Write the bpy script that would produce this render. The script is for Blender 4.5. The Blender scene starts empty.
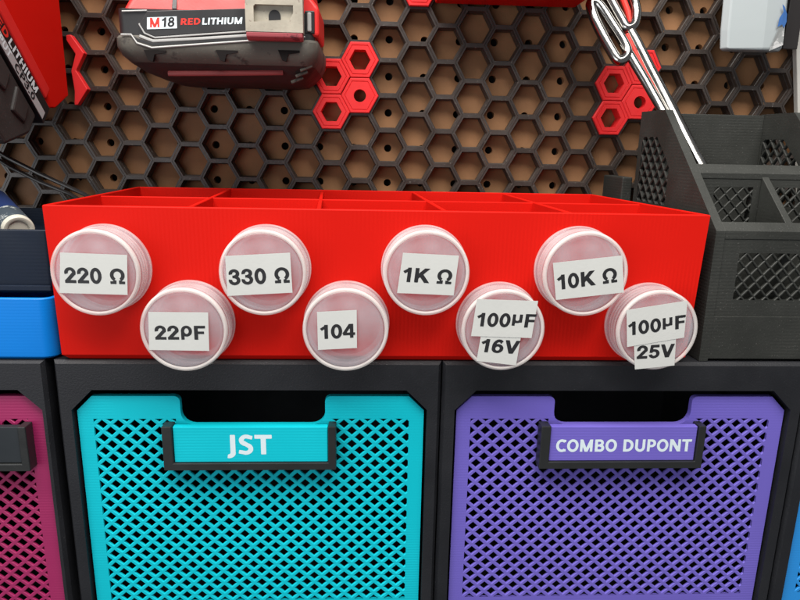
import bpy, bmesh, math, random
from mathutils import Vector, Matrix
random.seed(4)
MM = 0.001                      # everything below is written in millimetres
C = bpy.context.scene.collection
SC = bpy.context.scene

# ------------------------------------------------------------------ camera
CAM = Vector((161.585, -322.995, 112.009))
YAW, PIT, ROL, F = math.radians(2.847), math.radians(13.515), math.radians(1.145), 635.0
fw = Vector((math.sin(YAW) * math.cos(PIT), math.cos(YAW) * math.cos(PIT), -math.sin(PIT)))
r0 = Vector((math.cos(YAW), -math.sin(YAW), 0)); u0 = r0.cross(fw)
rt = math.cos(ROL) * r0 + math.sin(ROL) * u0
up = -math.sin(ROL) * r0 + math.cos(ROL) * u0
cam = bpy.data.cameras.new('camera'); cam.sensor_width = 36; cam.lens = F / 800 * 36
cam.clip_start = 0.01; cam.clip_end = 50
co = bpy.data.objects.new('camera', cam); C.objects.link(co)
M = Matrix((rt, up, -fw)).transposed().to_4x4(); M.translation = CAM * MM
co.matrix_world = M; SC.camera = co

def at(x, y, Y=None, X=None, Z=None):
    """the point of the place seen at photo pixel x, y on a plane of constant Y, X or Z"""
    v = fw * F + rt * (x - 400) + up * (300 - y)
    if Y is not None: t = (Y - CAM.y) / v.y
    elif X is not None: t = (X - CAM.x) / v.x
    else: t = (Z - CAM.z) / v.z
    return CAM + v * t

# ------------------------------------------------------------------ materials
def mat(name, col, rough=0.45, spec=0.5, metal=0.0, speck=0.0, speck_scale=900, speck_col=None,
        bump=0.0, bump_scale=700, lines=None, line_s=0.0, mottle=0.0, mottle_scale=40, wear=None, coat=0.0):
    m = bpy.data.materials.new(name); m.use_nodes = True
    nt = m.node_tree; N = nt.nodes; L = nt.links; b = N['Principled BSDF']
    b.inputs['Base Color'].default_value = (*col, 1); b.inputs['Roughness'].default_value = rough
    b.inputs['Specular IOR Level'].default_value = spec; b.inputs['Metallic'].default_value = metal
    if coat: b.inputs['Coat Weight'].default_value = coat; b.inputs['Coat Roughness'].default_value = 0.15
    tc = N.new('ShaderNodeTexCoord'); src = tc.outputs['Object']
    colout = None
    def mix(fac, a, bcol):
        mx = N.new('ShaderNodeMix'); mx.data_type = 'RGBA'
        L.new(fac, mx.inputs['Factor'])
        if isinstance(a, tuple): mx.inputs['A'].default_value = (*a, 1)
        else: L.new(a, mx.inputs['A'])
        mx.inputs['B'].default_value = (*bcol, 1)
        return mx.outputs['Result']
    def noise(scale, detail=3, rgh=.55):
        n = N.new('ShaderNodeTexNoise'); n.inputs['Scale'].default_value = scale
        n.inputs['Detail'].default_value = detail; n.inputs['Roughness'].default_value = rgh
        L.new(src, n.inputs['Vector']); return n.outputs['Fac']
    def ramp(v, a, c):
        r = N.new('ShaderNodeMapRange'); r.inputs['From Min'].default_value = a; r.inputs['From Max'].default_value = c
        L.new(v, r.inputs['Value']); return r.outputs['Result']
    cur = col
    if mottle:
        v = ramp(noise(mottle_scale, 4), .35, .7)
        ml = N.new('ShaderNodeMath'); ml.operation = 'MULTIPLY'; ml.inputs[1].default_value = mottle; L.new(v, ml.inputs[0])
        cur = mix(ml.outputs[0], cur, tuple(min(1, c * 1.7) for c in col))
        rr = N.new('ShaderNodeMapRange'); rr.inputs['To Min'].default_value = rough * .85; rr.inputs['To Max'].default_value = min(1, rough * 1.25)
        L.new(v, rr.inputs['Value']); L.new(rr.outputs[0], b.inputs['Roughness'])
    if speck:
        v = ramp(noise(speck_scale, 2), .66, .76)
        ml = N.new('ShaderNodeMath'); ml.operation = 'MULTIPLY'; ml.inputs[1].default_value = speck; L.new(v, ml.inputs[0])
        cur = mix(ml.outputs[0], cur, speck_col or (.35, .34, .32))
    if wear:
        v = ramp(noise(wear[1], 5, .7), wear[2], wear[2] + .06)
        cur = mix(v, cur, wear[0])
    if not isinstance(cur, tuple): L.new(cur, b.inputs['Base Color'])
    h = None
    if lines:                                   # layer lines of the printed plastic
        w = N.new('ShaderNodeTexWave'); w.bands_direction = lines[0]; w.inputs['Scale'].default_value = lines[1]
        w.inputs['Distortion'].default_value = .6; w.inputs['Detail'].default_value = 2; L.new(src, w.inputs['Vector'])
        msk = ramp(noise(lines[2] if len(lines) > 2 else 25, 2), .4, .65)
        ml = N.new('ShaderNodeMath'); ml.operation = 'MULTIPLY'; L.new(w.outputs['Fac'], ml.inputs[0]); L.new(msk, ml.inputs[1])
        h = ml.outputs[0]
        bp = N.new('ShaderNodeBump'); bp.inputs['Strength'].default_value = line_s; bp.inputs['Distance'].default_value = .0003
        L.new(h, bp.inputs['Height']); L.new(bp.outputs[0], b.inputs['Normal'])
    if bump:
        b2 = N.new('ShaderNodeBump'); b2.inputs['Strength'].default_value = bump; b2.inputs['Distance'].default_value = .0004
        L.new(noise(bump_scale, 3), b2.inputs['Height'])
        if h is not None: L.new(bp.outputs[0], b2.inputs['Normal'])
        L.new(b2.outputs[0], b.inputs['Normal'])
    return m

def clear_plastic(name, col, alpha, rough):
    m = bpy.data.materials.new(name); m.use_nodes = True
    nt = m.node_tree; N = nt.nodes; L = nt.links; b = N['Principled BSDF']
    b.inputs['Base Color'].default_value = (*col, 1); b.inputs['Roughness'].default_value = rough
    b.inputs['Alpha'].default_value = alpha
    tc = N.new('ShaderNodeTexCoord'); n = N.new('ShaderNodeTexNoise'); n.inputs['Scale'].default_value = 60; n.inputs['Detail'].default_value = 6
    L.new(tc.outputs['Object'], n.inputs['Vector'])
    r = N.new('ShaderNodeMapRange'); r.inputs['From Min'].default_value = .3; r.inputs['From Max'].default_value = .75
    r.inputs['To Min'].default_value = alpha * .7; r.inputs['To Max'].default_value = min(1, alpha * 1.45)
    L.new(n.outputs['Fac'], r.inputs['Value']); L.new(r.outputs[0], b.inputs['Alpha'])
    return m

RED = mat('red_print', (.54, .0090, .0050), .5, .05, lines=('X', 150, 18), line_s=.22, mottle=.10, mottle_scale=9)
REDW = mat('red_insert', (.66, .020, .022), .5, .4, bump=.15, bump_scale=500, mottle=.15)
TEAL = mat('teal_print', (.003, .47, .565), .45, .18, lines=('Z', 190, 20), line_s=.12, mottle=.10, mottle_scale=20)
PURP = mat('purple_print', (.148, .114, .48), .44, .2, lines=('Z', 190, 20), line_s=.12, mottle=.10, mottle_scale=20)
MARO = mat('maroon_print', (.295, .015, .092), .45, .4, lines=('Z', 190, 20), line_s=.14, mottle=.10, mottle_scale=20)
SKYB = mat('blue_print', (.02, .27, .72), .4, .45, lines=('Z', 190, 20), line_s=.12)
BLUE = mat('blue_bin', (.001, .18, .62), .42, .2, lines=('Z', 190, 20), line_s=.05, mottle=.08)
NAVY = mat('navy_bin', (.006, .011, .023), .5, .2, lines=('Z', 170, 30), line_s=.07, mottle=.2)
CAB = mat('cabinet_black', (.0105, .011, .0135), .5, .35, bump=.35, bump_scale=900, mottle=.5, mottle_scale=30, speck=.12, speck_scale=1300)
TRAY = mat('tray_shade', (.010, .011, .013), .6, .3, mottle=.2)  # near-black stands in for the shade inside the drawers
HOLD = mat('holder_black', (.014, .015, .015), .36, .5, bump=.12, bump_scale=900, mottle=.3)
DARKC = mat('dark_card', (.013, .017, .021), .5, .4, mottle=.2)
ORG = mat('organizer_black', (.022, .023, .0205), .55, .35, bump=.30, bump_scale=800, mottle=.45, mottle_scale=35, speck=.22, speck_scale=1300, lines=('Z', 170, 30), line_s=.15)
HEX = mat('hex_black', (.030, .0235, .0205), .42, .5, bump=.4, bump_scale=600, mottle=.6, mottle_scale=45, speck=.55, speck_scale=650, speck_col=(.22, .20, .18))
PEG = mat('hardboard', (.215, .108, .051), .65, .2, bump=.2, bump_scale=900, mottle=.8, mottle_scale=22, speck=.25, speck_scale=700, speck_col=(.42, .26, .15))
WALL = mat('back_wall', (.03, .025, .022), .8)
LID = clear_plastic('frosted_lid', (.58, .56, .60), .25, .16)
RIM = clear_plastic('lid_rim', (.80, .76, .73), .40, .22)
RIDGE = clear_plastic('lid_ridge', (.85, .79, .79), .24, .18)
NECK = clear_plastic('clear_neck', (.90, .84, .88), .07, .2)
PAPER = mat('label_paper', (.53, .535, .515), .6, .2, bump=.1, bump_scale=500, mottle=.05)
INK = mat('black_ink', (.018, .018, .020), .5, .3)
WHITE = mat('white_print', (.66, .76, .80), .5, .3)
REDINK = mat('red_ink', (.70, .035, .025), .5, .3)
BATR = mat('battery_red', (.66, .022, .020), .42, .5, bump=.12, bump_scale=700, mottle=.2)
BATK = mat('battery_black', (.013, .013, .014), .42, .5, bump=.2, bump_scale=900, mottle=.4)
BATG = mat('battery_grey', (.070, .064, .054), .62, .35, bump=.25, bump_scale=400, mottle=.5, mottle_scale=30, speck=.3, speck_col=(.3, .28, .25), wear=((.040, .035, .031), 60, .58))
POCK = mat('battery_shade', (.012, .010, .010), .9, .1)  # dark colour for the shade in the moulded recesses
BATD = mat('battery_dark', (.030, .026, .025), .6, .35, bump=.3, bump_scale=500, mottle=.4, speck=.2)
SEAM = mat('red_seam', (.16, .018, .018), .5, .4, mottle=.3)
SILV = mat('silver_line', (.38, .38, .37), .35, .6)
GREYS = mat('grey_strip', (.40, .41, .42), .5, .4)
TAN = mat('worn_latch', (.29, .265, .215), .6, .4, bump=.4, bump_scale=300, speck=.6, speck_scale=350, speck_col=(.12, .08, .07), mottle=.5, mottle_scale=90, wear=((.13, .09, .075), 130, .62))
TANU = mat('latch_lip', (.30, .055, .065), .5, .4, wear=((.10, .02, .025), 120, .60))
CHROME = mat('chrome', (.32, .31, .295), .15, .5, 1.0, mottle=.25, mottle_scale=90, bump=.08, bump_scale=300)
PACK = mat('packet_white', (.35, .385, .395), .4, .5, bump=.25, bump_scale=60)
PACKG = mat('packet_grey', (.25, .26, .26), .3, .5, wear=((.5, .5, .5), 90, .56))
PBLUE = mat('packet_blue', (.04, .12, .33), .4, .5)
CREAM = mat('tube_cream', (.62, .59, .50), .45, .4)
TUBEL = mat('tube_label', (.06, .08, .10), .4, .5, wear=((.5, .53, .52), 170, .56))
TUBEB = mat('tube_blue', (.018, .04, .14), .4, .5)
BOARD = mat('grey_board', (.42, .41, .38), .6, .3, mottle=.1)
CABLE = mat('cable_black', (.018, .016, .016), .3, .55)

# ------------------------------------------------------------------ mesh helpers
class MB:
    def __init__(s): s.v = []; s.f = []
    def add(s, vs, fs):
        o = len(s.v); s.v += [tuple(p) for p in vs]; s.f += [tuple(i + o for i in f) for f in fs]
    def face(s, *ps): s.add(ps, [tuple(range(len(ps)))])
    def box(s, x0, x1, y0, y1, z0, z1):
        s.add([(x, y, z) for x in (x0, x1) for y in (y0, y1) for z in (z0, z1)],
              [(0, 1, 3, 2), (4, 6, 7, 5), (0, 4, 5, 1), (2, 3, 7, 6), (0, 2, 6, 4), (1, 5, 7, 3)])
    def prism(s, poly, mp, w0, w1):
        n = len(poly)
        s.add([mp(u, v, w0) for u, v in poly] + [mp(u, v, w1) for u, v in poly],
              [tuple(range(n)), tuple(range(2 * n - 1, n - 1, -1))] + [(i, i + n, (i + 1) % n + n, (i + 1) % n) for i in range(n)])
    def plate(s, pieces, outline, mp, w0, w1, back=True):
        for p in pieces:
            s.face(*[mp(u, v, w0) for u, v in p])
            if back: s.face(*[mp(u, v, w1) for u, v in reversed(p)])
        n = len(outline)
        for i in range(n):
            a, b = outline[i], outline[(i + 1) % n]
            s.face(mp(*a, w0), mp(*a, w1), mp(*b, w1), mp(*b, w0))
    def lathe(s, prof, mp, n=72):
        """prof: closed list of (radius, depth); mp(x, z, depth)"""
        k = len(prof); vs = []
        for i in range(n):
            a = 2 * math.pi * i / n
            vs += [mp(r * math.cos(a), r * math.sin(a), d) for r, d in prof]
        fs = []
        for i in range(n):
            j = (i + 1) % n
            for q in range(k - 1):
                fs.append((i * k + q, i * k + q + 1, j * k + q + 1, j * k + q))
        s.add(vs, fs)
    def tube(s, pts, rad, n=12, closed=False, flat=1.0, flat_dir=None):
        P = [Vector(p) for p in pts]; m = len(P); rr = rad if isinstance(rad, (list, tuple)) else [rad] * m
        rings = []; ref = Vector(flat_dir) if flat_dir else Vector((0.13, -1, .21))
        for i in range(m):
            a = P[(i - 1) % m] if (closed or i > 0) else P[i]; b = P[(i + 1) % m] if (closed or i < m - 1) else P[i]
            t = (b - a).normalized(); x = (ref - t * ref.dot(t)).normalized(); y = t.cross(x)
            rings.append([P[i] + (x * math.cos(q) * flat + y * math.sin(q)) * rr[i] for q in (2 * math.pi * k / n for k in range(n))])
        vs = [p for r in rings for p in r]; fs = []
        for i in range(m if closed else m - 1):
            j = (i + 1) % m
            for k in range(n): fs.append((i * n + k, i * n + (k + 1) % n, j * n + (k + 1) % n, j * n + k))
        if not closed: fs += [tuple(range(n - 1, -1, -1)), tuple(range((m - 1) * n, m * n))]
        s.add(vs, fs)
    def build(s, name, material, parent=None, bevel=0, seg=2, smooth=False, weld=True, origin=None):
        o = Vector(origin) if origin is not None else (parent['_o'] and Vector(parent['_o']) if parent is not None and '_o' in parent else Vector((0, 0, 0)))
        me = bpy.data.meshes.new(name)
        me.from_pydata([((p[0] - o.x) * MM, (p[1] - o.y) * MM, (p[2] - o.z) * MM) for p in s.v], [], s.f)
        bm = bmesh.new(); bm.from_mesh(me)
        if weld: bmesh.ops.remove_doubles(bm, verts=bm.verts, dist=1e-7)
        bmesh.ops.recalc_face_normals(bm, faces=bm.faces)
        bm.to_mesh(me); bm.free()
        me.materials.append(material)
        ob = bpy.data.objects.new(name, me); C.objects.link(ob)
        if smooth:
            for p in me.polygons: p.use_smooth = True
            me.set_sharp_from_angle(angle=math.radians(35))
        if bevel:
            b = ob.modifiers.new('edge', 'BEVEL'); b.width = bevel * MM; b.segments = seg; b.limit_method = 'ANGLE'; b.angle_limit = math.radians(30)
        if parent is not None:
            ob.parent = parent
            ob['_o'] = tuple(o)
        else:
            ob.location = o * MM; ob['_o'] = tuple(o)
        return ob

def tag(o, label=None, cat=None, group=None, kind=None):
    for k, v in (('label', label), ('category', cat), ('group', group), ('kind', kind)):
        if v: o[k] = v
    return o
def thing(name, label, cat, loc, group=None):
    o = bpy.data.objects.new(name, None); C.objects.link(o); o.empty_display_size = .01
    o.location = Vector(loc) * MM; o['_o'] = tuple(float(c) for c in loc)
    return tag(o, label, cat, group)

FRONT = lambda u, v, w: (u, w, v)            # u = X, v = Z, w = Y
SIDE = lambda u, v, w: (w, u, v)             # u = Y, v = Z, w = X

def clip(poly, conv):
    """Sutherland-Hodgman against a convex counter-clockwise polygon"""
    out = list(poly)
    for i in range(len(conv)):
        (ax, ay), (bx, by) = conv[i], conv[(i + 1) % len(conv)]
        inp, out = out, []
        if not inp: return []
        f = lambda p: (bx - ax) * (p[1] - ay) - (by - ay) * (p[0] - ax)
        for j in range(len(inp)):
            p, q = inp[j], inp[(j + 1) % len(inp)]; fp, fq = f(p), f(q)
            if fp >= -1e-9: out.append(p)
            if (fp > 1e-9 and fq < -1e-9) or (fp < -1e-9 and fq > 1e-9):
                t = fp / (fp - fq); out.append((p[0] + t * (q[0] - p[0]), p[1] + t * (q[1] - p[1])))
    res = []
    for p in out:
        if not res or abs(p[0] - res[-1][0]) + abs(p[1] - res[-1][1]) > 1e-6: res.append(p)
    if len(res) > 1 and abs(res[0][0] - res[-1][0]) + abs(res[0][1] - res[-1][1]) < 1e-6: res.pop()
    return res if len(res) > 2 else []

def lattice(mb, mp, windows, u0, v0, pu, pv, k, w0, w1, seam=None, back=False, cham=.32):
    """diamond mesh filling convex windows; a real pierced plate with thickness"""
    us = [p[0] for w in windows for p in w]; vs = [p[1] for w in windows for p in w]
    sg = 1 if w1 > w0 else -1
    for i in range(int((min(us) - u0) / pu) - 2, int((max(us) - u0) / pu) + 3):
        for j in range(2 * (int((min(vs) - v0) / pv) - 2), 2 * (int((max(vs) - v0) / pv) + 3)):
            cu = u0 + pu * (i + .5 * (j % 2)); cv = v0 + pv * j * .5
            D = [(cu + pu / 2, cv), (cu, cv + pv / 2), (cu - pu / 2, cv), (cu, cv - pv / 2)]
            H = [(cu + pu / 2 * k, cv), (cu, cv + pv / 2 * k), (cu - pu / 2 * k, cv), (cu, cv - pv / 2 * k)]
            K2 = k - .11
            H2 = [(cu + pu / 2 * K2, cv), (cu, cv + pv / 2 * K2), (cu - pu / 2 * K2, cv), (cu, cv - pv / 2 * K2)]
            dep = lambda u, v: w0 + sg * cham * max(0, min(1, (k - 2 * (abs(u - cu) / pu + abs(v - cv) / pv)) / (k - K2)))
            for W in windows:
                for q in range(4):
                    r = clip([D[q], D[(q + 1) % 4], H[(q + 1) % 4], H[q]], W)
                    if r:
                        mb.face(*[mp(u, v, w0) for u, v in r])
                        if back: mb.face(*[mp(u, v, w1) for u, v in reversed(r)])
                    r = clip([H[q], H[(q + 1) % 4], H2[(q + 1) % 4], H2[q]], W)
                    if r:
                        mb.face(*[mp(u, v, dep(u, v)) for u, v in r])
                        if back: mb.face(*[mp(u, v, w1) for u, v in reversed(r)])
                h = clip(H2, W)
                for q in range(len(h)):
                    a, b = h[q], h[(q + 1) % len(h)]
                    if seam is not None and abs(a[1] - seam) < 1e-6 and abs(b[1] - seam) < 1e-6: continue
                    mb.face(mp(*a, dep(*a)), mp(*b, dep(*b)), mp(*b, w1), mp(*a, w1))

# ------------------------------------------------------------------ lettering: bold strokes turned into outlines
def G_seg(x0, y0, x1, y1, w=.2, lo=None, hi=None):
    dx, dy = x1 - x0, y1 - y0; l = math.hypot(dx, dy); dx /= l; dy /= l
    def f(x, y):
        t = (x - x0) * dx + (y - y0) * dy; n = -(x - x0) * dy + (y - y0) * dx
        d = min(w / 2 - abs(n), t, l - t)
        if lo is not None: d = min(d, y - lo)
        if hi is not None: d = min(d, hi - y)
        return d
    return f
def G_box(x0, x1, y0, y1):
    return lambda x, y: min(x - x0, x1 - x, y - y0, y1 - y)
def G_ring(cx, cy, rx, ry, w=.195, a0=None, a1=None, wy=None):
    wy = wy or w * .86
    def inside(x, y):
        e = math.hypot((x - cx) / rx, (y - cy) / ry); fo = (1 - e) * min(rx, ry)
        e2 = math.hypot((x - cx) / (rx - w), (y - cy) / (ry - wy)); fi = (e2 - 1) * min(rx - w, ry - wy)
        d = min(fo, fi)
        if a0 is not None:
            A0, A1 = math.radians(a0), math.radians(a1)
            h0 = -(x - cx) * math.sin(A0) + (y - cy) * math.cos(A0); h1 = (x - cx) * math.sin(A1) - (y - cy) * math.cos(A1)
            d = min(d, min(h0, h1) if (a1 - a0) <= 180 else max(h0, h1))
        return d
    return inside
S, B, R_ = G_seg, G_box, G_ring
GL = {   # character: (advance, strokes)
 '0': (.78, [R_(.39, .5, .34, .515)]),
 '1': (.70, [B(.34, .54, 0, 1), S(.50, .93, .12, .68, .17)]),
 '2': (.78, [R_(.385, .68, .335, .335, .195, -25, 195), S(.60, .62, .12, .06, .2, 0), B(.06, .72, 0, .175)]),
 '3': (.78, [R_(.37, .735, .31, .28, .19, -85, 190), R_(.37, .29, .34, .305, .19, 170, 445), B(.27, .42, .455, .60)]),
 '4': (.78, [B(.46, .65, 0, 1), B(.03, .76, .20, .37), S(.06, .28, .50, 1.0, .18, .2, 1)]),
 '5': (.78, [B(.17, .69, .82, 1), S(.24, 1.0, .17, .42, .17), R_(.38, .325, .345, .34, .195, -165, 135)]),
 '6': (.78, [R_(.39, .325, .34, .34), R_(.42, .48, .37, .535, .195, 60, 205)]),
 '8': (.78, [R_(.39, .74, .30, .275, .18), R_(.39, .285, .345, .30, .19)]),
 '3b': (.78, []),
 'F': (.86, [B(.11, .32, 0, 1), B(.11, .78, .83, 1), B(.11, .70, .42, .58)]),
 'K': (.98, [B(.10, .31, 0, 1), S(.22, .34, .88, 1.08, .22, 0, 1), S(.42, .60, .92, -.10, .23, 0, 1)]),
 'V': (.92, [S(.12, 1.05, .46, -.02, .215, 0, 1), S(.80, 1.05, .46, -.02, .215, 0, 1)]),
 'r': (.80, [R_(.43, .62, .33, .385, .18), B(.10, .275, 0, .62)]),
 'u': (.80, [B(.09, .26, .12, .95), B(.53, .70, .36, .95), R_(.395, .58, .305, .26, .17, 180, 360, .15)]),
 'O': (1.06, [R_(.53, .5, .475, .52, .21)]),
 'W': (1.02, [R_(.51, .575, .44, .44, .2, -58, 238), B(.07, .42, 0, .155), B(.60, .95, 0, .155), B(.27, .42, .05, .22), B(.60, .75, .05, .22)]),
 'J': (.50, [B(.15, .37, .05, 1), R_(.04, .06, .33, .26, .22, -100, 2, .18)]),
 'S': (.80, [R_(.42, .725, .34, .29, .2, 60, 255), R_(.38, .285, .345, .30, .2, -120, 75), S(.28, .60, .55, .42, .19), S(.42, .925, .70, .86, .165), S(.06, .13, .38, .07, .17)]),
 'T': (.86, [B(.33, .55, 0, 1), B(.03, .84, .825, 1)]),
 'C': (.93, [R_(.53, .5, .475, .52, .21, 55, 305), S(.52, .935, .86, .88, .17), S(.52, .065, .86, .12, .17)]),
 'M': (1.26, [B(.10, .29, 0, 1), B(.95, 1.14, 0, 1), S(.18, 1.05, .62, 0, .22, 0, 1), S(1.06, 1.05, .62, 0, .22, 0, 1)]),
 'B': (.94, [B(.10, .31, 0, 1), B(.2, .52, .835, 1), B(.2, .52, .43, .585), B(.2, .54, 0, .165), R_(.50, .725, .31, .275, .2, -90, 90), R_(.53, .285, .345, .30, .21, -90, 90)]),
 'D': (1.02, [B(.10, .31, 0, 1), B(.2, .45, .825, 1), B(.2, .45, 0, .175), R_(.43, .5, .51, .5, .215, -90, 90)]),
 'U': (1.02, [B(.09, .30, .36, 1), B(.71, .92, .36, 1), R_(.505, .37, .415, .39, .21, 180, 360)]),
 'P': (.88, [B(.10, .31, 0, 1), B(.2, .48, .835, 1), B(.2, .48, .36, .525), R_(.47, .68, .345, .32, .21, -90, 90)]),
 'N': (1.10, [B(.10, .30, 0, 1), B(.80, 1.0, 0, 1), S(.17, 1.05, .93, -.05, .24, 0, 1)]),
 'R': (.96, [B(.10, .31, 0, 1), B(.2, .50, .835, 1), B(.2, .50, .40, .56), R_(.49, .70, .345, .30, .21, -90, 90), S(.45, .50, .88, -.10, .23, 0, 1)]),
 'E': (.84, [B(.10, .31, 0, 1), B(.10, .76, .83, 1), B(.10, .72, .42, .58), B(.10, .77, 0, .17)]),
 'L': (.80, [B(.10, .31, 0, 1), B(.10, .75, 0, .175)]),
 'I': (.42, [B(.10, .31, 0, 1)]),
 'H': (1.04, [B(.10, .31, 0, 1), B(.73, .94, 0, 1), B(.2, .85, .41, .585)]),
 '.': (.36, [B(.08, .28, 0, .2)]),
 ' ': (.42, []),
}
_gc = {}
def glyph(ch, nx=30, ny=40):
    if ch in _gc: return _gc[ch]
    adv, fs = GL[ch]; lo, hi, x0, x1 = -.26, 1.06, -.36, adv + .1
    if ch != 'J': lo, x0 = -.06, -.04
    g = [[.014 + max(f(x0 + (x1 - x0) * i / nx, lo + (hi - lo) * j / ny) for f in fs) if fs else -1 for i in range(nx + 1)] for j in range(ny + 1)]
    polys = []
    P = lambda i, j: (x0 + (x1 - x0) * i / nx, lo + (hi - lo) * j / ny)
    for j in range(ny):
        i = 0
        while i < nx:
            c = [(i, j), (i + 1, j), (i + 1, j + 1), (i, j + 1)]; v = [g[b][a] for a, b in c]
            if min(v) > 0:                                   # run of full cells
                k = i + 1
                while k < nx and min(g[j][k + 1], g[j + 1][k + 1]) > 0: k += 1
                polys.append([P(i, j), P(k, j), P(k, j + 1), P(i, j + 1)]); i = k; continue
            if max(v) > 0:
                out = []
                for q in range(4):
                    a, b = c[q], c[(q + 1) % 4]; va, vb = v[q], v[(q + 1) % 4]
                    if va > 0: out.append(P(*a))
                    if (va > 0) != (vb > 0):
                        t = va / (va - vb); A, Bp = P(*a), P(*b); out.append((A[0] + t * (Bp[0] - A[0]), A[1] + t * (Bp[1] - A[1])))
                if len(out) > 2: polys.append(out)
            i += 1
    _gc[ch] = (adv, polys); return _gc[ch]
def text_mb(txt, origin, right, upv, width, cap, shear=0.0, track=0.0):
    """flat letters; origin = left end of the base line, right / upv = unit vectors"""
    tot = sum(GL[c][0] + track for c in txt); sx = width / tot; o = Vector(origin); rv = Vector(right); uv = Vector(upv)
    mb = MB(); x = 0
    for c in txt:
        adv, polys = glyph(c)
        for p in polys: mb.face(*[o + rv * ((x + a) * sx + b * shear * cap) + uv * (b * cap) for a, b in p])
        x += adv + track
    return mb

# ------------------------------------------------------------------ back wall: pegboard and honeycomb panel
wl = MB(); wl.box(-260, 680, 176, 182, -190, 420); wl_o = wl.build('back_wall', WALL); tag(wl_o, kind='structure')
pb = MB(); px0, pz0, pp, hr = -28.8, 187.4, 25.4, 2.75
for i in range(-5, 22):
    for j in range(-4, 8):
        cx, cz = px0 + pp * i, pz0 - pp * j
        ring = [(cx + hr * math.cos(2 * math.pi * k / 16), cz + hr * math.sin(2 * math.pi * k / 16)) for k in range(16)]
        sq = []
        for k in range(16):
            a = 2 * math.pi * k / 16; c, s_ = math.cos(a), math.sin(a); m = max(abs(c), abs(s_)); sq.append((cx + pp / 2 * c / m, cz + pp / 2 * s_ / m))
        for k in range(16):
            q = (k + 1) % 16
            pb.face(FRONT(*ring[k], 165.8), FRONT(*ring[q], 165.8), FRONT(*sq[q], 165.8), FRONT(*sq[k], 165.8))
            pb.face(FRONT(*ring[k], 165.8), FRONT(*ring[k], 170.5), FRONT(*ring[q], 170.5), FRONT(*ring[q], 165.8))
pbo = pb.build('pegboard', PEG)
tag(pbo, 'brown hardboard pegboard with rows of round holes behind the black honeycomb', 'pegboard')

HX, HZ, HP, HV = -30.0, 160.0, 20.4, 24.1          # honeycomb pitch
def hex_center(k, j): return HX + HP * k, HZ + HV * j + (0 if k % 2 == 0 else -12.6)
def hexpts(cx, cz, s=1.0):
    return [(cx + 13.6 * s, cz), (cx + 6.8 * s, cz + 12.05 * s), (cx - 6.8 * s, cz + 12.05 * s), (cx - 13.6 * s, cz), (cx - 6.8 * s, cz - 12.05 * s), (cx + 6.8 * s, cz - 12.05 * s)]
hp = MB()
for k in range(-8, 31):
    for j in range(-6, 6):
        cx, cz = hex_center(k, j)
        st = [(1.0, 155.8), (.882, 155.8), (.862, 156.5), (.862, 158.6), (.825, 159.2), (.825, 164.5)]
        rings = [[FRONT(*p, y) for p in hexpts(cx, cz, s)] for s, y in st]
        for a, b in zip(rings, rings[1:]):
            for q in range(6): hp.face(a[q], a[(q + 1) % 6], b[(q + 1) % 6], b[q])
hpo = hp.build('honeycomb_board', HEX)
tag(hpo, 'black honeycomb board of open hexagon cells covering the brown pegboard', 'storage board')

def hex_ring(parent, cx, cz, kind='hex', name='hex_ring'):
    mb = MB(); yf, yb = 153.0, 155.7
    out = [(.985, yb), (.985, yf + .5), (.94, yf), (.83, yf), (.81, yf + .45), (.785, yf + .45), (.765, yf)]
    rings = [[FRONT(*p, y) for p in hexpts(cx, cz, s)] for s, y in out]
    if kind == 'open': rings = rings[:3] + [[FRONT(*p, y) for p in hexpts(cx, cz, s)] for s, y in ((.74, yf), (.72, yf + .5), (.72, 164.0))]
    if kind == 'hex': rings += [[FRONT(*p, y) for p in hexpts(cx, cz, s)] for s, y in ((.56, yf), (.54, yf + .5), (.54, 164.0))]
    for a, b in zip(rings, rings[1:]):
        for q in range(6): mb.face(a[q], a[(q + 1) % 6], b[(q + 1) % 6], b[q])
    if kind == 'round':
        n = 24; last = hexpts(cx, cz, .765); r = 4.4
        cir = [(cx + r * math.cos(2 * math.pi * t / n), cz + r * math.sin(2 * math.pi * t / n)) for t in range(n)]
        hx = []
        for t in range(n):
            q, fr = divmod(t, 4); a, b = last[q], last[(q + 1) % 6]; hx.append((a[0] + (b[0] - a[0]) * fr / 4, a[1] + (b[1] - a[1]) * fr / 4))
        for t in range(n):
            s_ = (t + 1) % n
            mb.face(FRONT(*hx[t], yf), FRONT(*hx[s_], yf), FRONT(*cir[s_], yf), FRONT(*cir[t], yf))
            mb.face(FRONT(*cir[t], yf), FRONT(*cir[s_], yf), FRONT(*cir[s_], 160), FRONT(*cir[t], 160))
    return mb.build(name, REDW, parent)
def insert(cells, label):
    c0 = hex_center(*cells[0][:2])
    t = thing('honeycomb_insert', label, 'wall insert', (c0[0], 155, c0[1]), 'red inserts in the honeycomb')
    for c in cells: hex_ring(t, *hex_center(c[0], c[1]), *(c[2:] or ('hex',)))
    return t
insert([(9, 1), (8, 0), (9, 0, 'round'), (8, -1)], 'red cluster of four hexagons plugged into the honeycomb right beside the hanging battery')
insert([(19, 1), (18, 0), (19, 0, 'round'), (18, -1)], 'red cluster of four hexagons plugged into the honeycomb behind the chrome pliers')
insert([(11, 3), (12, 3)], 'red hexagon insert just peeking in left of the red bin high on the honeycomb')
zz = [(66, 35), (70.5, 34.5), (84, 53), (76, 70.5), (87.5, 89), (77.5, 105), (74.3, 105), (74.5, 91), (71, 71), (75.3, 54), (66, 40)]
mb = MB(); mb.prism([(at(a, b, Y=150).x, at(a, b, Y=150).z) for a, b in zz][::-1], FRONT, 150, 155.7)
o = mb.build('zigzag_hook', REDW, bevel=.5, origin=(-40, 155, 160)); tag(o, 'narrow red zigzag hook on the honeycomb beside the red wedge holder', 'wall hook')

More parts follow.
